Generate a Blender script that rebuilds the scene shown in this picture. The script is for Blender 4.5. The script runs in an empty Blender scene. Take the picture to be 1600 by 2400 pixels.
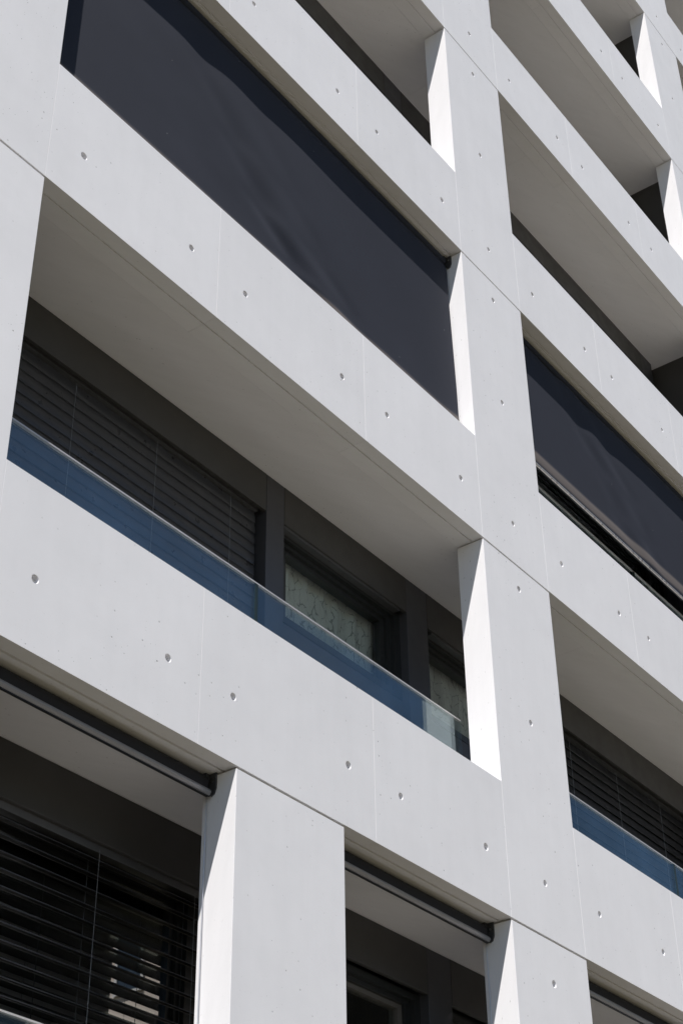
import bpy, math, random
from mathutils import Vector, Matrix

random.seed(7)
SC = bpy.context.scene
COL = SC.collection
ZO = 2.55            # height of the survey datum above the pavement
PI = math.pi

# ------------------------------------------------------------------ camera
F_PX, PITCH, ROLL, YAW = 3806.13, 0.616445, -0.014865, 0.937437
CAM = Vector((-8.8027, -5.1419, -0.9352 + ZO))
fw = Vector((math.sin(YAW) * math.cos(PITCH), math.cos(YAW) * math.cos(PITCH), math.sin(PITCH)))
rt = Vector((math.cos(YAW), -math.sin(YAW), 0))
up = rt.cross(fw)
r2 = math.cos(ROLL) * rt + math.sin(ROLL) * up
u2 = -math.sin(ROLL) * rt + math.cos(ROLL) * up
cd = bpy.data.cameras.new('camera')
cam = bpy.data.objects.new('camera', cd)
COL.objects.link(cam)
M = Matrix((r2, u2, -fw)).transposed().to_4x4()
M.translation = CAM
cam.matrix_world = M
cd.sensor_fit = 'HORIZONTAL'
cd.sensor_width = 36.0
cd.lens = F_PX / 1600.0 * 36.0
cd.clip_end = 5000
SC.camera = cam

# ------------------------------------------------------------------ sky, sun, exposure
LD = Vector((1.76, 1.0, -3.52)).normalized()       # direction the sunlight travels
EL = math.asin(-LD.z)
w = bpy.data.worlds.new('World')
SC.world = w
w.use_nodes = True
nt = w.node_tree
bg = nt.nodes['Background']
sky = nt.nodes.new('ShaderNodeTexSky')
sky.sky_type = 'NISHITA'
sky.sun_disc = False
sky.sun_elevation = EL
sky.sun_rotation = math.atan2(-LD.x, -LD.y)
sky.air_density = 1.0
sky.dust_density = 0.1
sky.ozone_density = 1.7
# thin high cloud, the same all over the sky
wtc = nt.nodes.new('ShaderNodeTexCoord')
wmp = nt.nodes.new('ShaderNodeMapping')
wmp.inputs['Rotation'].default_value = (0.3, 0.5, 0.6)
wmp.inputs['Scale'].default_value = (2.2, 9.0, 6.0)
wno = nt.nodes.new('ShaderNodeTexNoise')
wno.inputs['Scale'].default_value = 2.2
wno.inputs['Detail'].default_value = 7
wno.inputs['Roughness'].default_value = 0.62
wmr = nt.nodes.new('ShaderNodeMapRange')
for q, v in zip((1, 2, 3, 4), (0.38, 0.72, 0.88, 1.55)):
    wmr.inputs[q].default_value = v
wvm = nt.nodes.new('ShaderNodeVectorMath')
wvm.operation = 'SCALE'
nt.links.new(wtc.outputs['Generated'], wmp.inputs[0])
nt.links.new(wmp.outputs[0], wno.inputs['Vector'])
nt.links.new(wno.outputs[0], wmr.inputs[0])
nt.links.new(sky.outputs[0], wvm.inputs[0])
nt.links.new(wmr.outputs[0], wvm.inputs['Scale'])
nt.links.new(wvm.outputs[0], bg.inputs[0])
bg.inputs[1].default_value = 0.06
sd = bpy.data.lights.new('sun', 'SUN')
sd.energy = 5.0
sd.angle = math.radians(0.5)
sd.color = (1.0, 0.965, 0.925)
so = bpy.data.objects.new('sun', sd)
so.rotation_euler = LD.to_track_quat('-Z', 'Y').to_euler()
so.location = (-20, -12, 40)
COL.objects.link(so)
SC.view_settings.view_transform = 'Standard'
SC.view_settings.look = 'None'
SC.view_settings.gamma = 1.0
SC.view_settings.exposure = 0.49
SC.cycles.max_bounces = 10
SC.cycles.diffuse_bounces = 5
SC.cycles.transparent_max_bounces = 16
SC.cycles.sample_clamp_indirect = 6.0

# ------------------------------------------------------------------ materials
def newmat(name):
    m = bpy.data.materials.new(name)
    m.use_nodes = True
    n = m.node_tree
    return m, n, n.nodes['Principled BSDF']

def N(n, t, **kw):
    x = n.nodes.new(t)
    for k, v in kw.items():
        setattr(x, k, v)
    return x

def mathn(n, op, a, b=None, clamp=False):
    x = N(n, 'ShaderNodeMath', operation=op, use_clamp=clamp)
    for i, q in enumerate((a, b)):
        if q is None:
            continue
        if isinstance(q, (int, float)):
            x.inputs[i].default_value = q
        else:
            n.links.new(q, x.inputs[i])
    return x.outputs[0]

def maprange(n, v, a, b, c, d):
    x = N(n, 'ShaderNodeMapRange')
    n.links.new(v, x.inputs[0])
    for i, q in enumerate((a, b, c, d)):
        x.inputs[i + 1].default_value = q
    return x.outputs[0]

def mixcol(n, fac, a, b, mode='MIX'):
    x = N(n, 'ShaderNodeMix', data_type='RGBA', blend_type=mode)
    for i, q in ((0, fac), (6, a), (7, b)):
        if isinstance(q, (int, float)):
            x.inputs[i].default_value = q
        elif isinstance(q, tuple):
            x.inputs[i].default_value = (*q, 1)
        else:
            n.links.new(q, x.inputs[i])
    return x.outputs[2]

def noise(n, vec, scale, detail=4, rough=0.55):
    x = N(n, 'ShaderNodeTexNoise')
    x.inputs['Scale'].default_value = scale
    x.inputs['Detail'].default_value = detail
    x.inputs['Roughness'].default_value = rough
    if vec is not None:
        n.links.new(vec, x.inputs['Vector'])
    return x.outputs[0]

def concrete(name, base):
    m, n, b = newmat(name)
    geo = N(n, 'ShaderNodeNewGeometry')
    pos = geo.outputs['Position']
    sep = N(n, 'ShaderNodeSeparateXYZ')
    n.links.new(pos, sep.inputs[0])
    X, Y, Z = sep.outputs
    a = mathn(n, 'ADD', X, mathn(n, 'MULTIPLY', Y, 1.7))
    c = mathn(n, 'ADD', Z, mathn(n, 'MULTIPLY', Y, 2.3))
    cmb = N(n, 'ShaderNodeCombineXYZ')
    n.links.new(a, cmb.inputs[0]); n.links.new(c, cmb.inputs[1])
    uv = cmb.outputs[0]
    mp = N(n, 'ShaderNodeMapping'); mp.inputs['Scale'].default_value = (1.0, 0.12, 1)
    n.links.new(uv, mp.inputs[0])
    big = noise(n, uv, 1.3, 5, 0.6)
    cloud = noise(n, uv, 5.0, 6, 0.65)
    streak = noise(n, mp.outputs[0], 9.0, 5, 0.6)
    fine = noise(n, uv, 160.0, 3, 0.6)
    v = mathn(n, 'ADD', maprange(n, big, 0.3, 0.7, -0.026, 0.026), maprange(n, streak, 0.3, 0.7, -0.014, 0.014))
    v = mathn(n, 'ADD', v, maprange(n, cloud, 0.3, 0.7, -0.014, 0.014))
    v = mathn(n, 'ADD', v, maprange(n, fine, 0.3, 0.7, -0.012, 0.012))
    oi = N(n, 'ShaderNodeObjectInfo')
    v = mathn(n, 'ADD', v, maprange(n, oi.outputs['Random'], 0, 1, -0.018, 0.018))
    v = mathn(n, 'ADD', v, 1.0)
    col = mixcol(n, 1.0, base, (1, 1, 1), 'MULTIPLY')
    vm = N(n, 'ShaderNodeVectorMath', operation='SCALE')
    n.links.new(col, vm.inputs[0]); n.links.new(v, vm.inputs['Scale'])
    # air holes left in the casting
    def pores(scale, rmax, keep):
        vo = N(n, 'ShaderNodeTexVoronoi', voronoi_dimensions='2D', feature='F1')
        vo.inputs['Scale'].default_value = scale
        n.links.new(uv, vo.inputs['Vector'])
        sc = N(n, 'ShaderNodeSeparateColor')
        n.links.new(vo.outputs['Color'], sc.inputs[0])
        r = mathn(n, 'MULTIPLY', maprange(n, sc.outputs[0], keep, 1.0, 0.0, 1.0), rmax)
        d = mathn(n, 'SUBTRACT', r, vo.outputs['Distance'])
        return maprange(n, d, 0.0, rmax * 0.35, 0.0, 1.0)
    patch = maprange(n, noise(n, uv, 0.9, 2), 0.45, 0.62, 0.25, 1.0)
    p = mathn(n, 'MAXIMUM', pores(9.0, 0.058, 0.45), mathn(n, 'MULTIPLY', pores(24.0, 0.075, 0.72), patch))
    p = mathn(n, 'MULTIPLY', p, patch, True)
    col = mixcol(n, mathn(n, 'MULTIPLY', p, 0.75), vm.outputs[0], (0.17, 0.165, 0.155))
    n.links.new(col, b.inputs['Base Color'])
    b.inputs['Roughness'].default_value = 0.72
    b.inputs['Specular IOR Level'].default_value = 0.25
    h = mathn(n, 'SUBTRACT', mathn(n, 'MULTIPLY', fine, 0.12), p)
    h = mathn(n, 'ADD', h, mathn(n, 'MULTIPLY', cloud, 0.35))
    bp = N(n, 'ShaderNodeBump')
    bp.inputs['Strength'].default_value = 0.35
    bp.inputs['Distance'].default_value = 0.004
    n.links.new(h, bp.inputs['Height'])
    n.links.new(bp.outputs[0], b.inputs['Normal'])
    return m

def plain(name, col, rough=0.5, metal=0.0, var=0.06, spec=0.5, nscale=6.0, bump=0.0, bscale=300.0):
    m, n, b = newmat(name)
    tc = N(n, 'ShaderNodeNewGeometry')
    f = maprange(n, noise(n, tc.outputs['Position'], nscale, 5), 0.3, 0.7, 1 - var, 1 + var)
    vm = N(n, 'ShaderNodeVectorMath', operation='SCALE')
    vm.inputs[0].default_value = col
    n.links.new(f, vm.inputs['Scale'])
    n.links.new(vm.outputs[0], b.inputs['Base Color'])
    rr = maprange(n, noise(n, tc.outputs['Position'], nscale * 3, 4), 0.3, 0.7, max(rough - 0.07, 0.02), rough + 0.07)
    n.links.new(rr, b.inputs['Roughness'])
    b.inputs['Metallic'].default_value = metal
    b.inputs['Specular IOR Level'].default_value = spec
    if bump:
        bp = N(n, 'ShaderNodeBump')
        bp.inputs['Strength'].default_value = bump
        bp.inputs['Distance'].default_value = 0.002
        n.links.new(noise(n, tc.outputs['Position'], bscale, 3), bp.inputs['Height'])
        n.links.new(bp.outputs[0], b.inputs['Normal'])
    return m

def glassmat(name, tint, refl, gtint=(0.95, 0.97, 1.0)):
    m = bpy.data.materials.new(name)
    m.use_nodes = True
    n = m.node_tree
    n.nodes.clear()
    out = N(n, 'ShaderNodeOutputMaterial')
    tr = N(n, 'ShaderNodeBsdfTransparent'); tr.inputs[0].default_value = (*tint, 1)
    gl = N(n, 'ShaderNodeBsdfGlossy'); gl.inputs['Roughness'].default_value = 0.0
    gl.inputs['Color'].default_value = (*gtint, 1)
    lw = N(n, 'ShaderNodeLayerWeight'); lw.inputs[0].default_value = 0.5      # Schlick, same from both faces
    fac = mathn(n, 'ADD', mathn(n, 'MULTIPLY', mathn(n, 'POWER', lw.outputs['Facing'], 5.0), 1.0 - refl), refl, True)
    # float glass is never quite flat
    geo = N(n, 'ShaderNodeNewGeometry')
    bp = N(n, 'ShaderNodeBump'); bp.inputs['Strength'].default_value = 0.03; bp.inputs['Distance'].default_value = 0.01
    n.links.new(noise(n, geo.outputs['Position'], 1.6, 2), bp.inputs['Height'])
    n.links.new(bp.outputs[0], gl.inputs['Normal'])
    mx = N(n, 'ShaderNodeMixShader')
    n.links.new(fac, mx.inputs[0]); n.links.new(tr.outputs[0], mx.inputs[1]); n.links.new(gl.outputs[0], mx.inputs[2])
    n.links.new(mx.outputs[0], out.inputs[0])
    return m

def fabricmat(name, col):
    m, n, b = newmat(name)
    geo = N(n, 'ShaderNodeNewGeometry')
    pos = geo.outputs['Position']
    f1 = maprange(n, noise(n, pos, 2.2, 4), 0.3, 0.7, 0.95, 1.05)
    f2 = maprange(n, noise(n, pos, 420, 2), 0.3, 0.7, 0.86, 1.14)
    vm = N(n, 'ShaderNodeVectorMath', operation='SCALE'); vm.inputs[0].default_value = col
    n.links.new(mathn(n, 'MULTIPLY', f1, f2), vm.inputs['Scale'])
    # specks of lint caught on the cloth
    vo = N(n, 'ShaderNodeTexVoronoi', feature='F1'); vo.inputs['Scale'].default_value = 4.5
    n.links.new(pos, vo.inputs['Vector'])
    s = maprange(n, vo.outputs['Distance'], 0.016, 0.024, 1.0, 0.0)
    c = mixcol(n, mathn(n, 'MULTIPLY', s, 0.5), vm.outputs[0], (0.35, 0.35, 0.35))
    n.links.new(c, b.inputs['Base Color'])
    b.inputs['Roughness'].default_value = 0.8
    b.inputs['Specular IOR Level'].default_value = 0.2
    return m

def hem_light_mat(zb):
    """navy cloth with a soft band of beige light painted into it"""
    m = fabricmat('screen_light_band', (0.0265, 0.029, 0.0405))
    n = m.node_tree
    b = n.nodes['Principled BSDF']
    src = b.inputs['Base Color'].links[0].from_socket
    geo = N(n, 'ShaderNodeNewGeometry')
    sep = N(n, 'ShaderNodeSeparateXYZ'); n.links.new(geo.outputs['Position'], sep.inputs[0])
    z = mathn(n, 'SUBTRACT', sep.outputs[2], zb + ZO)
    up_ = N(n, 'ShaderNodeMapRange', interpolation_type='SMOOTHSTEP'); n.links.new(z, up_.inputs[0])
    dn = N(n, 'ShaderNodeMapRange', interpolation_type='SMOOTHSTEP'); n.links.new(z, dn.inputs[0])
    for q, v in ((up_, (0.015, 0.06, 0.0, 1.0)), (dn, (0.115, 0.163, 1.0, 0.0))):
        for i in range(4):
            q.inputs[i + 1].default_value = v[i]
    c = mixcol(n, mathn(n, 'MULTIPLY', up_.outputs[0], dn.outputs[0]), src, (0.135, 0.118, 0.112))  # beige blend stands in for light falling on the lower cloth
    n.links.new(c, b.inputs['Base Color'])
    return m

def curtainmat(name):
    m, n, b = newmat(name)
    geo = N(n, 'ShaderNodeNewGeometry')
    sep = N(n, 'ShaderNodeSeparateXYZ'); n.links.new(geo.outputs['Position'], sep.inputs[0])
    cmb = N(n, 'ShaderNodeCombineXYZ')
    n.links.new(sep.outputs[0], cmb.inputs[0]); n.links.new(mathn(n, 'MULTIPLY', sep.outputs[2], 0.42), cmb.inputs[1])
    wob = N(n, 'ShaderNodeTexNoise'); wob.inputs['Scale'].default_value = 14.0; wob.inputs['Detail'].default_value = 4
    n.links.new(cmb.outputs[0], wob.inputs['Vector'])
    sub = N(n, 'ShaderNodeVectorMath', operation='SUBTRACT'); sub.inputs[1].default_value = (0.5, 0.5, 0.5)
    n.links.new(wob.outputs['Color'], sub.inputs[0])
    scl = N(n, 'ShaderNodeVectorMath', operation='SCALE'); scl.inputs['Scale'].default_value = 0.09
    n.links.new(sub.outputs[0], scl.inputs[0])
    add = N(n, 'ShaderNodeVectorMath', operation='ADD')
    n.links.new(cmb.outputs[0], add.inputs[0]); n.links.new(scl.outputs[0], add.inputs[1])
    vo = N(n, 'ShaderNodeTexVoronoi', voronoi_dimensions='2D', feature='DISTANCE_TO_EDGE'); vo.inputs['Scale'].default_value = 18.0
    n.links.new(add.outputs[0], vo.inputs['Vector'])
    wid = maprange(n, noise(n, cmb.outputs[0], 20, 2), 0.38, 0.65, 0.0, 0.085)
    line = mathn(n, 'SUBTRACT', 1.0, mathn(n, 'DIVIDE', vo.outputs['Distance'], mathn(n, 'ADD', wid, 0.004)), True)
    line = maprange(n, line, 0.0, 0.5, 0.0, 0.72)
    c = mixcol(n, line, (0.55, 0.565, 0.55), (0.10, 0.11, 0.11))
    n.links.new(c, b.inputs['Base Color'])
    b.inputs['Roughness'].default_value = 0.9
    return m

MC = concrete('white_concrete', (0.774, 0.764, 0.780))
MJ = plain('mortar_grey', (0.36, 0.34, 0.31), 0.9, var=0.25, nscale=18)
MPANEL = plain('dark_anodised_panel', (0.048, 0.046, 0.044), 0.42, var=0.08, spec=0.5, nscale=2.5, bump=0.08)
MPOST = plain('charcoal_post', (0.055, 0.055, 0.062), 0.38, var=0.05, nscale=3)
MFRAME = plain('black_window_frame', (0.024, 0.026, 0.026), 0.35, var=0.05)
MSASH = plain('warm_grey_sash', (0.13, 0.12, 0.11), 0.4, var=0.04)
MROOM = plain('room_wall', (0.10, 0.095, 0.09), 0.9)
MFLOOR = plain('balcony_floor', (0.33, 0.32, 0.30), 0.85, var=0.12)
MSLAT = plain('anthracite_slat', (0.056, 0.055, 0.057), 0.33, metal=0.3, var=0.08, nscale=4)
MSLAT2 = plain('black_slat', (0.011, 0.011, 0.012), 0.5, metal=0.0, spec=0.25, var=0.08, nscale=4)
MEDGE = plain('skylit_slat_edge', (0.075, 0.075, 0.08), 0.35, metal=0.4)
MCORD = plain('grey_cord', (0.26, 0.26, 0.275), 0.7)
MLADDER = plain('dark_ladder_cord', (0.10, 0.11, 0.13), 0.7)
MHEAD = plain('head_rail_metal', (0.16, 0.16, 0.165), 0.4, metal=0.6)
MFAB = fabricmat('navy_screen_cloth', (0.0265, 0.029, 0.0405))
MFAB2 = fabricmat('charcoal_screen_cloth', (0.026, 0.026, 0.030))
MBAR = plain('grey_aluminium_bar', (0.29, 0.29, 0.305), 0.36, metal=0.55, var=0.02, nscale=1.5)
MSILVER = plain('silver_bar', (0.55, 0.53, 0.51), 0.3, metal=0.6, var=0.05)
MBLACK = plain('black_plastic', (0.012, 0.012, 0.013), 0.4)
MBRACK = plain('bracket_metal', (0.06, 0.062, 0.068), 0.4, metal=0.4)
MSCREW = plain('screw_steel', (0.5, 0.5, 0.5), 0.3, metal=1.0)
MCABLE = plain('steel_cable', (0.62, 0.62, 0.64), 0.35, metal=0.8)
MRAIL = plain('rail_aluminium', (0.56, 0.54, 0.53), 0.35, metal=0.35, var=0.04)
MGASKET = plain('glass_joint', (0.01, 0.02, 0.02), 0.4)
MGLASS = glassmat('balustrade_glass', (0.95, 0.975, 0.97), 0.112, (0.80, 0.95, 1.0))
MWIN = glassmat('coated_window_glass', (0.64, 0.69, 0.67), 0.38)
MWIN2 = glassmat('plain_window_glass', (0.90, 0.925, 0.915), 0.04)
MCURT = curtainmat('branch_print_curtain')
MBEIGE = plain('beige_render', (0.46, 0.39, 0.33), 0.85, var=0.08, nscale=0.8)
MNWIN = plain('neighbour_window', (0.03, 0.04, 0.05), 0.1)
MNFR = plain('neighbour_frame', (0.5, 0.48, 0.45), 0.5)
MPAVE = plain('pavement', (0.076, 0.065, 0.035), 0.9, var=0.18, nscale=1.2)
MROOF = plain('roof_gravel', (0.3, 0.3, 0.29), 0.9)

# ------------------------------------------------------------------ geometry helpers
def empty(name, loc, parent=None):
    o = bpy.data.objects.new(name, None)
    o.empty_display_size = 0.3
    COL.objects.link(o)
    o.location = loc
    if parent:
        o.parent = parent
    return o

def tag(o, label, cat, group=None):
    o['label'] = label
    o['category'] = cat
    if group:
        o['group'] = group
    return o

class MB:
    """collects faces in datum coordinates (z of the survey, ZO is added on build)"""
    def __init__(self):
        self.v, self.f = [], []
    def add(self, vs, fs):
        k = len(self.v)
        self.v += [tuple(p) for p in vs]
        self.f += [tuple(i + k for i in q) for q in fs]
        return self
    def box(self, x0, x1, y0, y1, z0, z1, c=0.0):
        if c <= 0:
            vs = [(x, y, z) for x in (x0, x1) for y in (y0, y1) for z in (z0, z1)]
            return self.add(vs, [(0, 1, 3, 2), (4, 6, 7, 5), (0, 4, 5, 1), (2, 3, 7, 6), (0, 2, 6, 4), (1, 5, 7, 3)])
        # chamfered front (the -y side) edges
        A = [(x0, y0 + c, z0), (x1, y0 + c, z0), (x1, y0 + c, z1), (x0, y0 + c, z1)]
        B = [(x0 + c, y0, z0 + c), (x1 - c, y0, z0 + c), (x1 - c, y0, z1 - c), (x0 + c, y0, z1 - c)]
        Cc = [(x0, y1, z0), (x1, y1, z0), (x1, y1, z1), (x0, y1, z1)]
        fs = [(4, 5, 6, 7), (8, 11, 10, 9)]
        for i in range(4):
            j = (i + 1) % 4
            fs += [(i, j, 4 + j, 4 + i), (i, 8 + i, 8 + j, j)]
        return self.add(A + B + Cc, fs)
    def tube_x(self, x0, x1, y, z, r, n=12, prof=None):
        pr = prof or [(y + r * math.cos(2 * PI * i / n), z + r * math.sin(2 * PI * i / n)) for i in range(n)]
        n = len(pr)
        vs = [(x0, a, b) for a, b in pr] + [(x1, a, b) for a, b in pr]
        fs = [(i, (i + 1) % n, n + (i + 1) % n, n + i) for i in range(n)]
        fs += [tuple(range(n))[::-1], tuple(range(n, 2 * n))]
        return self.add(vs, fs)
    def tube_z(self, x, y, z0, z1, r, n=6):
        vs = [(x + r * math.cos(2 * PI * i / n), y + r * math.sin(2 * PI * i / n), z) for z in (z0, z1) for i in range(n)]
        fs = [(i, (i + 1) % n, n + (i + 1) % n, n + i) for i in range(n)]
        fs += [tuple(range(n))[::-1], tuple(range(n, 2 * n))]
        return self.add(vs, fs)
    def build(self, name, mat, parent=None, smooth=False, off=None):
        me = bpy.data.meshes.new(name)
        o = bpy.data.objects.new(name, me)
        COL.objects.link(o)
        base = Vector((0, 0, 0))
        if parent is not None:
            o.parent = parent
            p = parent
            while p is not None:
                base += p.location
                p = p.parent
        ctr = off if off is not None else Vector((0, 0, 0))
        me.from_pydata([(x - base.x - ctr.x, y - base.y - ctr.y, z + ZO - base.z - ctr.z) for x, y, z in self.v], [], self.f)
        o.location = ctr
        me.validate()
        me.materials.append(mat)
        import bmesh
        bm = bmesh.new(); bm.from_mesh(me)
        bmesh.ops.recalc_face_normals(bm, faces=bm.faces)
        bm.to_mesh(me); bm.free()
        if smooth:
            for p in me.polygons:
                p.use_smooth = True
        me.update()
        return o

def box(name, mat, parent, x0, x1, y0, y1, z0, z1, c=0.0):
    return MB().box(x0, x1, y0, y1, z0, z1, c).build(name, mat, parent)

TH = 0.232           # thickness of the concrete frame
GR0, GR1, GRD = 0.092, 0.110, 0.013   # drip groove under the spandrels

def cast_panel(name, parent, x0, x1, z0, z1, holes, groove=True, c=0.0013):
    """precast panel: chamfered front edges, real tie holes, drip groove in its underside"""
    m = MB()
    fx0, fx1, fz0, fz1 = x0 + c, x1 - c, z0 + c, z1 - c
    S = 0.045
    xs = {fx0, fx1}; zs = {fz0, fz1}
    for hx, hz in holes:
        xs |= {hx - S, hx + S}; zs |= {hz - S, hz + S}
    xs, zs = sorted(xs), sorted(zs)
    for i in range(len(xs) - 1):
        for j in range(len(zs) - 1):
            a, b, d, e = xs[i], xs[i + 1], zs[j], zs[j + 1]
            mid = ((a + b) / 2, (d + e) / 2)
            h = [q for q in holes if abs(q[0] - mid[0]) < 0.01 and abs(q[1] - mid[1]) < 0.01]
            if not h:
                m.add([(a, 0, d), (b, 0, d), (b, 0, e), (a, 0, e)], [(0, 1, 2, 3)])
                continue
            hx, hz = h[0]
            n = 24
            r = 0.0235 + random.uniform(-0.002, 0.002)
            dep = 0.030 + random.uniform(-0.004, 0.004)
            rings = []
            sq = []
            for k in range(n):
                t = 2 * PI * (k + 0.0) / n + PI / 4
                cx, sx = math.cos(t), math.sin(t)
                q = S / max(abs(cx), abs(sx))
                sq.append((hx + cx * q, 0, hz + sx * q))
            rings.append(sq)
            for rr, yy in ((r + 0.0015, 0), (r, 0.0015), (r * 0.93, dep), (r * 0.55, dep + 0.002), (0.008, dep + 0.001)):
                rings.append([(hx + rr * math.cos(2 * PI * k / n + PI / 4), yy, hz + rr * math.sin(2 * PI * k / n + PI / 4)) for k in range(n)])
            vs = [p for rg in rings for p in rg]
            fs = []
            for q in range(len(rings) - 1):
                for k in range(n):
                    k2 = (k + 1) % n
                    fs.append((q * n + k, q * n + k2, (q + 1) * n + k2, (q + 1) * n + k))
            fs.append(tuple(range((len(rings) - 1) * n, len(rings) * n)))
            m.add(vs, fs)
    # chamfer frame
    A = [(x0, c, z0), (x1, c, z0), (x1, c, z1), (x0, c, z1)]
    B = [(fx0, 0, fz0), (fx1, 0, fz0), (fx1, 0, fz1), (fx0, 0, fz1)]
    m.add(A + B, [(i, (i + 1) % 4, 4 + (i + 1) % 4, 4 + i) for i in range(4)])
    # profile of the rest in (y, z)
    pr = [(c, z1), (TH, z1), (TH, z0)]
    if groove:
        pr += [(GR1, z0), (GR1, z0 + GRD), (GR0, z0 + GRD), (GR0, z0)]
    pr += [(c, z0)]
    k = len(pr)
    vs = [(x0, y, z) for y, z in pr] + [(x1, y, z) for y, z in pr]
    fs = [(i, i + 1, k + i + 1, k + i) for i in range(k - 1)]
    fs += [tuple(range(k)), tuple(range(k, 2 * k))]
    m.add(vs, fs)
    return m.build(name, MC, parent)

# ------------------------------------------------------------------ ground
g = MB().add([(-400, -400, -ZO), (400, -400, -ZO), (400, 400, -ZO), (-400, 400, -ZO)], [(0, 1, 2, 3)]).build('pavement', MPAVE)
g['kind'] = 'structure'

# ------------------------------------------------------------------ the building
P = 5.573            # column spacing
CW = 0.967           # column width
BH = 0.972           # height of a spandrel
WY = 0.79            # face of the window wall
house = empty('apartment_building', (0.5, 0.0, 0.0))
tag(house, 'white precast concrete apartment block with a deep grid of square columns, parapets and loggias', 'building')
KC = range(-2, 4)    # columns
LV = range(0, 8)     # bands at z = 3 * i

for k in KC:
    x = k * P
    # ground storey shaft, then one piece per storey (piece i runs from band i to the joint below band i+1)
    cast_panel('column', house, x, x + CW, -ZO, -0.016, [], False)
    for i in LV:
        zb = 3.0 * i
        hz = [(x + 0.486, zb + 0.39), (x + 0.486, zb + 1.62), (x + 0.486, zb + 2.775)]
        if i == 0:
            hz = [(x + 0.486, 0.39), (x + 0.486, 1.45), (x + 0.486, 2.69)]
        if i == 7:
            cast_panel('column', house, x, x + CW, zb, zb + BH, hz[:1], True)
        else:
            cast_panel('column', house, x, x + CW, zb, zb + 2.984, hz, False)
        box('joint_strip', MJ, house, x + 0.012, x + CW - 0.012, 0.014, TH - 0.02, zb - 0.016, zb)

# the two lowest storeys have slimmer bays: extra columns at half spacing
for k in list(KC)[:-1]:
    x = k * P + CW / 2 + P / 2 - 0.48
    for z0, z1 in ((BH, 2.984), (-ZO, -0.016)):
        cast_panel('column', house, x, x + 0.962, z0, z1, [], False)
    for z in (0, 3):
        box('joint_strip', MJ, house, x + 0.012, x + 0.95, 0.014, TH - 0.02, z - 0.016, z)

SPL = [CW, 2.47, 4.07, P]
HX = [(1.24, 2.21), (2.745, 3.805), (4.345, 5.312)]
for k in list(KC)[:-1]:
    for i in LV:
        zb = 3.0 * i
        for j in range(3):
            cast_panel('spandrel_panel', house, k * P + SPL[j] + 0.0008, k * P + SPL[j + 1] - 0.0008, zb, zb + BH,
                       [(k * P + q, zb + 0.40) for q in HX[j]], True, c=0.0007)

XL, XR = -2 * P, 3 * P + CW
# loggia slabs: soffit plates between the cross joints
JX = [XL] + [k * P + q for k in list(KC)[:-1] for q in (CW / 2, 1.90 if k == 0 else CW / 2 + 0.3)] + [XR]
for i in LV:
    zb = 3.0 * i
    for a, b in zip(JX[:-1], JX[1:]):
        box('soffit_slab', MC, house, a + 0.001, b - 0.001, TH + 0.002, 1.02, zb + 0.002, zb + 0.22)
    box('balcony_floor', MFLOOR, house, XL, XR, TH + 0.003, 0.99, zb + 0.222, zb + 0.26)
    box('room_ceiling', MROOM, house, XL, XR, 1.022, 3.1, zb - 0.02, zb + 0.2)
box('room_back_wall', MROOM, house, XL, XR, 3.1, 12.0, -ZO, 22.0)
box('roof', MROOF, house, XL, XR, TH + 0.003, 12.0, 22.002, 22.2)
box('end_wall', MC, house, XL - 0.25, XL - 0.002, 0.3, 12.0, -ZO, 22.0)
box('end_wall', MC, house, XR + 0.002, XR + 0.25, 0.3, 12.0, -ZO, 22.0)

# ------------------------------------------------------------------ window wall
def window(x0, x1, z0, z1, y, mat, sash=None, wr=0.18, wt=0.115):
    """stepped frame in the opening x0..x1, z0..z1 with a pane"""
    f = MB()
    def ring(a, b, c2, d, t, ya, yb):
        f.box(a, a + t, ya, yb, c2, d); f.box(b - t, b, ya, yb, c2, d)
        f.box(a + t, b - t, ya, yb, d - t * 0.62, d); f.box(a + t, b - t, ya, yb, c2, c2 + t * 0.62)
    ring(x0, x1, z0, z1, wr * 0.42, y + 0.07, y + 0.22)
    a, b, c2, d = x0 + wr * 0.42, x1 - wr * 0.42, z0 + wt * 0.42, z1 - wt * 0.42
    ring(a, b, c2, d, wr * 0.30, y + 0.105, y + 0.21)
    a, b, c2, d = a + wr * 0.30, b - wr * 0.30, c2 + wt * 0.30, d - wt * 0.30
    o = f.build('window', MFRAME, house)
    s = MB()
    f2 = f; f = s
    ring(a, b, c2, d, wr * 0.28, y + 0.130, y + 0.20)
    s.build('sash', sash or MFRAME, o)
    t = wr * 0.28
    p = MB().box(a + t - 0.003, b - t + 0.003, y + 0.155, y + 0.170, c2 + t * 0.62 - 0.003, d - t * 0.62 + 0.003)
    p.build('pane', mat, o)
    return o

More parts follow.
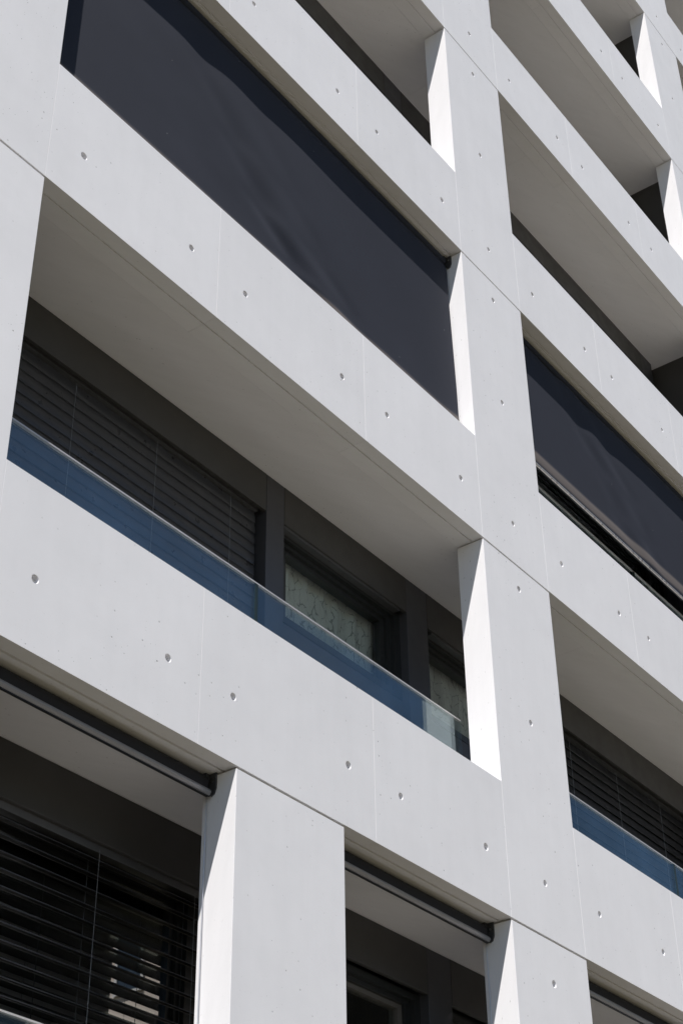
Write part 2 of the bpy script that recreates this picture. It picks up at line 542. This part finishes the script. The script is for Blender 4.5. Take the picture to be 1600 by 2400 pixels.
LH = 0.322           # lintel height
def storey_wall(i, x0, wy):
    """one flat's window wall under band i+1, from partition x0 over two bays"""
    zt = 3.0 * i + 3.0
    zf = 3.0 * i + 0.262
    zl = zt - LH
    X = lambda q: x0 + q + 5.316
    e = 0.0025
    segs = [(-5.10, -1.617), (-1.409, 0.104), (0.395, 1.88), (2.085, 5.43)]
    posts = [(-1.611, -1.413), (0.106, 0.393), (1.884, 2.081), (5.434, 5.72)]
    for a, b in segs:
        box('lintel_panel', MPANEL, house, X(a), X(b), wy, wy + 0.03, zl, zt - 0.001, 0.002)
        box('lintel_back', MFRAME, house, X(a), X(b), wy + 0.30, wy + 0.34, zl - 0.01, zt - 0.001)
    for a, b in posts:
        box('post', MPOST, house, X(a), X(b), wy + 0.001, wy + 0.29, zf, zt - 0.001, 0.002)
    box('post', MPOST, house, X(-5.21), X(-5.104), wy + 0.001, wy + 0.29, zf, zt - 0.001)
    for (a, b), big in zip(segs, (True, False, False, True)):
        if big:
            mid = b - 0.42
            dp = 0.11 if i <= 0 else 0.055
            window(X(a), X(mid) - 0.001, zf, zl + 0.06, wy + dp, MWIN, None, 0.15, 0.10)
            window(X(mid) + 0.001, X(b), zf, zl + 0.06, wy + dp, MWIN, None, 0.15, 0.10)
        else:
            sash = MSASH if i == 0 else None
            window(X(a), X(b), zt - 1.07, zl + 0.002, wy, MWIN2, sash)
            box('lower_panel', MPOST, house, X(a), X(b), wy + 0.075, wy + 0.22, zf, zt - 1.072)
    return X

for i in range(-1, 7):
    wy = 0.742 if i <= 0 else WY
    for x0 in (-5.316 - 2 * P, -5.316, -5.316 + 2 * P):
        if x0 < XL:
            continue
        if i >= 0:
            if x0 + 2 * P < XR:
                storey_wall(i, x0, wy)
            else:
                storey_wall(i, x0, wy) if i > 2 else None
    for xp in (-5.316, -5.316 + 2 * P):
        box('partition_wall', MPANEL, house, xp + 0.001, xp + 0.10, TH + 0.006, wy + 0.29, 3.0 * i + 0.262, 3.0 * i + 2.999)
# far and lowest stretches are plain walls
box('rear_wall', MPANEL, house, XL, -5.32, WY, WY + 0.2, 0.262, 20.99)
box('rear_wall', MPANEL, house, XL, XR, WY + 0.02, WY + 0.2, -ZO, -0.002)
box('rear_wall', MPANEL, house, -5.316 + 2 * P + 0.11, XR, WY + 0.31, WY + 0.5, 0.262, 20.99)

# ------------------------------------------------------------------ roller screens
def interp(pts, q):
    if q <= pts[0][0]:
        return pts[0][1]
    for (a, va), (b, vb) in zip(pts[:-1], pts[1:]):
        if q <= b:
            t = (q - a) / (b - a)
            t = t * t * (3 - 2 * t)
            return va + (vb - va) * t
    return pts[-1][1]

def bracket(parent, x, side, y, z):
    """end bracket under the soffit; side = -1 sits at the right column, +1 at the left one"""
    m = MB()
    xa, xb = (x - 0.014, x - 0.002) if side < 0 else (x + 0.002, x + 0.014)
    pr = [(y - 0.045, z - 0.004), (y + 0.055, z - 0.004), (y + 0.055, z - 0.035), (y + 0.012, z - 0.11), (y - 0.010, z - 0.135), (y - 0.032, z - 0.125), (y - 0.045, z - 0.09)]
    k = len(pr)
    m.add([(xa, a, b) for a, b in pr] + [(xb, a, b) for a, b in pr],
          [(i, (i + 1) % k, k + (i + 1) % k, k + i) for i in range(k)] + [tuple(range(k))[::-1], tuple(range(k, 2 * k))])
    xc = xa - 0.03 if side < 0 else xb
    m.box(xc, xc + 0.03, y + 0.000, y + 0.05, z - 0.035, z - 0.004)
    b = m.build('end_bracket', MBRACK, parent)
    s = MB().tube_x(xa - 0.004 if side < 0 else xb, xa if side < 0 else xb + 0.004, y - 0.02, z - 0.05, 0.008, 10)
    s.build('screw', MSCREW, b)
    return b

def bottom_bar(parent, x0, x1, y, z, mat, r=0.024):
    pr = []
    for t in range(0, 181, 15):                     # rounded front with two grooves
        a = math.radians(t - 90)
        rr = r * (0.90 if t in (60, 120) else 1.0)
        pr.append((y - rr * math.cos(a), z + rr * math.sin(a)))
    pr += [(y + r * 0.5, z + r), (y + r * 0.5, z - r)]
    b = MB().tube_x(x0, x1, y, z, r, prof=pr).build('bottom_bar', mat, parent)
    MB().box(x0 + 0.004, x1 - 0.004, y - r * 0.15, y + r * 0.55, z - r - 0.007, z - r - 0.0005).build('bar_seal', MBLACK, b)
    for xa, xb in ((x0 - 0.010, x0 - 0.0005), (x1 + 0.0005, x1 + 0.010)):
        MB().tube_x(xa, xb, y, z, r, prof=[(y + r * 1.08 * math.cos(t * PI / 8), z + r * 1.08 * math.sin(t * PI / 8)) for t in range(16)]).build('end_cap', MBLACK, b)
    return b

def roller_screen(x0, x1, zt, zb, yf, mat, label, barmat, cat='roller screen', folds=None, zlow=None, group=None, barr=0.024):
    t = empty('roller_screen', ((x0 + x1) / 2, 0.19, zb + ZO))
    tag(t, label, cat, group)
    ry = yf + 0.045
    MB().tube_x(x0 + 0.03, x1 - 0.03, ry, zt - 0.05, 0.043, 20).build('roller_tube', mat, t, smooth=False)
    nx, nz = (110, 60) if folds else (40, 8)
    m = MB()
    ztop = zt - 0.05
    vs = []
    for j in range(nz + 1):
        z = ztop + (zb - ztop) * j / nz
        for i in range(nx + 1):
            x = x0 + 0.035 + (x1 - x0 - 0.07) * i / nx
            y = yf + (folds(x, z) if folds else 0.0)
            vs.append((x, y, z))
    fs = [(j * (nx + 1) + i, j * (nx + 1) + i + 1, (j + 1) * (nx + 1) + i + 1, (j + 1) * (nx + 1) + i) for j in range(nz) for i in range(nx)]
    k = len(vs)
    vs += [(x, y + 0.0012, z) for x, y, z in vs]
    fs += [tuple(q + k for q in f[::-1]) for f in fs]
    m.add(vs, fs)
    m.build('fabric', mat, t, smooth=True)
    if folds:                                       # added strip that carries the painted band of beige light
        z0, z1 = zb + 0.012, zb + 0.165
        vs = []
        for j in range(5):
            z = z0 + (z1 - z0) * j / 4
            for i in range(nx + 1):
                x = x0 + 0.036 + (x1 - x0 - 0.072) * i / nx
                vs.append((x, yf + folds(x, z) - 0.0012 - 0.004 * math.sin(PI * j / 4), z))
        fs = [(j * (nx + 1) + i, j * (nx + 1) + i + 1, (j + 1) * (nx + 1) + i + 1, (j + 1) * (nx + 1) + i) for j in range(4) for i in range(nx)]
        MB().add(vs, fs).build('hem_light_band', hem_light_mat(zb), t, smooth=True)
    bottom_bar(t, x0 + 0.03, x1 - 0.03, yf + 0.0, zb - barr * 0.6, barmat, barr)
    bracket(t, x1, -1, yf + 0.01, zt)
    bracket(t, x0, 1, yf + 0.01, zt)
    for x in (x0 + 0.016, x1 - 0.016):
        MB().tube_z(x, yf + 0.025, zlow, zt - 0.12, 0.0028, 6).build('guide_cable', MCABLE, t)
    return t

G = lambda q, w_: math.exp(-(q / w_) ** 2)
def left_folds(x, z):
    xc = interp([(7.0, -1.90), (7.255, -2.38), (7.574, -2.77), (7.97, -3.07), (8.457, -3.44), (8.95, -3.75)], z)
    s = x - xc
    up_ = (z - 7.0) / 1.9
    am = 1.45 - 1.25 * up_
    y = am * (0.014 * G(s - 0.24, 0.15) - 0.011 * G(s - 0.58, 0.20)) - 0.006 * G(s - 1.3, 0.5) + 0.007 * G(s - 0.95, 0.12) * (1 - up_)
    y += 0.006 * G(s + 0.5, 0.35)
    y += 0.05 * max(0.0, (z - 8.80) / 0.15) ** 2          # towards the roller
    e = max(0.0, (x + 0.35) / 0.35)
    return y - 0.022 * e * e * max(0.0, min(1.0, (8.5 - z) / 1.0))
def right_folds(x, z):
    xc = interp([(7.4, 3.02), (7.509, 2.96), (7.802, 2.70), (8.153, 2.45), (8.506, 2.08), (8.95, 1.7)], z)
    s = x - xc
    y = 0.008 * G(s - 0.05, 0.16) - 0.007 * G(s - 0.36, 0.16) + 0.006 * G(s - 0.66, 0.15) - 0.012 * max(0.0, min(1.0, (x - 2.2) / 1.2))
    y += 0.05 * max(0.0, (z - 8.80) / 0.15) ** 2
    return y

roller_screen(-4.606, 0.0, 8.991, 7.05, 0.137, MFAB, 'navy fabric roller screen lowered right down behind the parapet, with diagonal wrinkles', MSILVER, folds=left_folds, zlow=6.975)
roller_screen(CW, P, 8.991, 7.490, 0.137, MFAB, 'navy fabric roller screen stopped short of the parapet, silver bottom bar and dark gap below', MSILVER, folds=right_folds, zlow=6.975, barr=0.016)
XD = -2.781
for x0, x1, lab in ((-P + CW, XD, 'rolled-up dark roller screen with grey bar above the open black venetian blind'),
                    (XD + 0.962, 0.0, 'rolled-up dark roller screen with grey bar between two columns, above the grey-sashed window'),
                    (CW, P - 2.781, 'rolled-up dark roller screen with grey bar under the parapet, no blind beneath it')):
    roller_screen(x0, x1, 3.0, 2.892, 0.170, MFAB2, lab, MBAR, zlow=0.98, barr=0.019)

# ------------------------------------------------------------------ venetian blinds
def slat_mesh(name, L, wd, mat):
    m = MB()
    n = 6
    pts = []
    for i in range(n + 1):
        u = i / n - 0.5
        pts.append((u * wd, 0.05 * wd * (1 - 4 * u * u)))
    pts = [(pts[0][0] - 0.001, pts[0][1] - 0.003)] + pts + [(pts[-1][0] + 0.001, pts[-1][1] - 0.003)]
    k = len(pts)
    vs = [(x, a, b - ZO) for x in (-L / 2, L / 2) for a, b in pts]
    fs = [(i, i + 1, k + i + 1, k + i) for i in range(k - 1)]
    q = len(vs)
    vs += [(x, a, b - 0.0012) for x, a, b in vs]
    fs += [tuple(j + q for j in f[::-1]) for f in fs]
    fs += [(i, i + 1, q + i + 1, q + i) for i in range(k - 1)] + [(k + i, k + i + 1, q + k + i + 1, q + k + i) for i in range(k - 1)]
    m.add(vs, fs)
    o = m.build(name, mat)
    if mat is MSLAT2:                               # rolled edges, lighter colour stands in for sky light on them
        o.data.materials.append(MEDGE)
        for p in o.data.polygons:
            if abs(p.center.y) > wd * 0.49:
                p.material_index = 1
    return o

def venetian(x0, x1, zt, y, n, pitch, tilt, wd, mat, cords, label, zhead, group=None, jit=0.6):
    """tilt in degrees: 90 is shut with the lower edge outwards"""
    t = empty('venetian_blind', ((x0 + x1) / 2, y, zt - n * pitch + ZO))
    tag(t, label, 'venetian blind', group)
    proto = slat_mesh('slat', x1 - x0, wd, mat)
    rnd = random.Random(int(abs(x0 * 100)))
    for i in range(n):
        o = proto if i == 0 else proto.copy()
        if i:
            COL.objects.link(o)
        o.parent = t
        o.location = (0, 0, n * pitch - i * pitch)
        o.rotation_euler = (math.radians(tilt + rnd.uniform(-jit, jit)), 0, math.radians(rnd.uniform(-0.03, 0.03)))
    box('head_rail', MHEAD, t, x0, x1, y - 0.028, y + 0.028, zhead - 0.03, zhead + 0.02)
    zb = zt - n * pitch
    MB().box(x0, x1, y - 0.03, y + 0.03, zb + 0.005, zb + 0.025).build('bottom_rail', MHEAD, t)
    off = wd * 0.5 * math.cos(math.radians(tilt)) + 0.004
    for cx in cords:
        MB().tube_z(cx, y - off, zb + 0.02, zhead - 0.02, 0.0016, 5).build('cord', MCORD, t)
        MB().tube_z(cx + 0.002, y + off, zb + 0.02, zhead - 0.02, 0.0022, 5).build('ladder_cord', MLADDER, t)
    return t

venetian(-5.09, -1.656, 5.625, 0.862, 26, 0.0875, 84, 0.099, MSLAT, (-4.19, -3.435, -2.680, -1.925),
         'closed anthracite venetian blind behind the glass balustrade, beside the curtained window', 5.70)
venetian(2.10, 5.42, 5.610, 0.870, 26, 0.0885, 79, 0.094, MSLAT2, (2.69, 3.535, 4.38, 5.22),
         'half-open black venetian blind behind a glass balustrade, no curtained window beside it', 5.70)
venetian(-5.09, -1.656, 2.60, 0.800, 19, 0.0885, 17, 0.080, MSLAT2, (-4.565, -3.785, -3.006, -2.228),
         'open black venetian blind with bright reflections between its slats, under the rolled-up screen', 2.665)
MB_X = ((-1.39, 0.03), (0.47, 1.80))
for (a, b), lab in zip(MB_X, ('raised blind, slats stacked above the whole curtained window beside the closed blind',
                              'raised blind, slats stacked above the curtained window half hidden by the column')):
    venetian(a, b, 5.715, 0.835, 7, 0.0085, 3, 0.05, MSLAT, (a + 0.2, b - 0.2), lab, 5.76)

# ------------------------------------------------------------------ curtains
def curtain(x0, x1, z0, z1, y, label):
    m = MB()
    nx = 90
    vs = []
    for z in (z0, (z0 + z1) / 2, z1):
        for i in range(nx + 1):
            x = x0 + (x1 - x0) * i / nx
            vs.append((x, y + 0.016 * math.sin(x * 31) + 0.008 * math.sin(x * 53 + z), z))
    fs = [(j * (nx + 1) + i, j * (nx + 1) + i + 1, (j + 1) * (nx + 1) + i + 1, (j + 1) * (nx + 1) + i) for j in range(2) for i in range(nx)]
    k = len(vs)
    vs += [(x, y2 + 0.002, z) for x, y2, z in vs]
    fs += [tuple(q + k for q in f[::-1]) for f in fs]
    m.add(vs, fs)
    o = m.build('curtain', MCURT, smooth=True, off=Vector(((x0 + x1) / 2, y, z0 + ZO)))
    tag(o, label, 'curtain')
    return o
curtain(-1.35, 0.05, 4.93, 5.69, 1.050, 'pale curtain with dark branching print in the window beside the closed blind')
curtain(0.45, 1.84, 4.93, 5.69, 1.050, 'pale curtain with dark branching print in the window half hidden by the column')

# ------------------------------------------------------------------ glass balustrades
def balustrade(x0, x1, zf, ztop, y, label, panes=2):
    t = empty('glass_balustrade', ((x0 + x1) / 2, y, zf + ZO))
    tag(t, label, 'balustrade')
    wpan = (x1 - x0) / panes
    for k in range(panes):
        a = x0 + k * wpan + (0.015 if k else 0)
        b = x0 + (k + 1) * wpan - (0.015 if k < panes - 1 else 0)
        MB().box(a, b, y - 0.008, y + 0.008, zf + 0.02, ztop - 0.006).build('glass_pane', MGLASS, t)
        if k < panes - 1:
            MB().box(b + 0.003, b + 0.027, y - 0.010, y + 0.006, zf + 0.08, ztop - 0.011).build('joint_profile', MGASKET, t)
    MB().box(x0, x1 + 0.002, y - 0.0095, y + 0.0095, ztop - 0.0095, ztop).build('cap_rail', MRAIL, t)
    MB().box(x0, x1, y - 0.03, y + 0.03, zf, zf + 0.07).build('foot_channel', MBAR, t)
balustrade(-4.59, -0.008, 3.262, 4.531, 0.300, 'glass balustrade reflecting blue sky in front of the closed blind and curtained windows')
balustrade(CW + 0.01, P - 0.008, 3.262, 4.545, 0.300, 'glass balustrade reflecting blue sky in front of the half-open black blind')
balustrade(CW + 0.01, P - 0.008, 6.262, 7.50, 0.300, 'glass balustrade in the dark gap beneath the navy roller screen')
balustrade(-P + CW + 0.01, XD - 0.01, 0.262, 1.431, 0.300, 'glass balustrade with a light cap rail, below the open black blind', 1)

# ------------------------------------------------------------------ buildings across the street (seen mirrored in the panes)
def neighbour(x0, x1, y0, y1, h, label, nz, ny):
    t = empty('neighbour_building', (x0, (y0 + y1) / 2, 0))
    tag(t, label, 'building')
    z0 = -ZO
    box('wall', MBEIGE, t, x0, x1, y0, y1, z0, z0 + h)
    box('roof', MROOF, t, x0 - 0.25, x1 + 0.25, y0 - 0.25, y1 + 0.25, z0 + h + 0.002, z0 + h + 0.25)
    dz = h / nz
    dy = (y1 - y0) / ny
    for a in range(nz):
        for b in range(ny):
            yc = y0 + (b + 0.5) * dy
            zc = z0 + (a + 0.55) * dz
            f = MB()
            W2, H2 = dy * 0.24, dz * 0.28
            f.box(x0 - 0.05, x0 - 0.002, yc - W2, yc - W2 + 0.08, zc - H2, zc + H2)
            f.box(x0 - 0.05, x0 - 0.002, yc + W2 - 0.08, yc + W2, zc - H2, zc + H2)
            f.box(x0 - 0.05, x0 - 0.002, yc - W2 + 0.08, yc + W2 - 0.08, zc + H2 - 0.08, zc + H2)
            f.box(x0 - 0.08, x0 - 0.002, yc - W2 + 0.08, yc + W2 - 0.08, zc - H2, zc - H2 + 0.06)
            o = f.build('window', MNFR, t)
            MB().box(x0 - 0.02, x0 - 0.004, yc - W2 + 0.08, yc + W2 - 0.08, zc - H2 + 0.06, zc + H2 - 0.08).build('pane', MNWIN, o)
    return t
neighbour(18.0, 22.0, -19.8, -12.0, 16.7, 'beige rendered building across the street mirrored between the black blind slats', 5, 4)
neighbour(20.0, 38.0, -46.0, -25.0, 17.5, 'longer beige building across the street mirrored in the lowest glass balustrade', 5, 8)
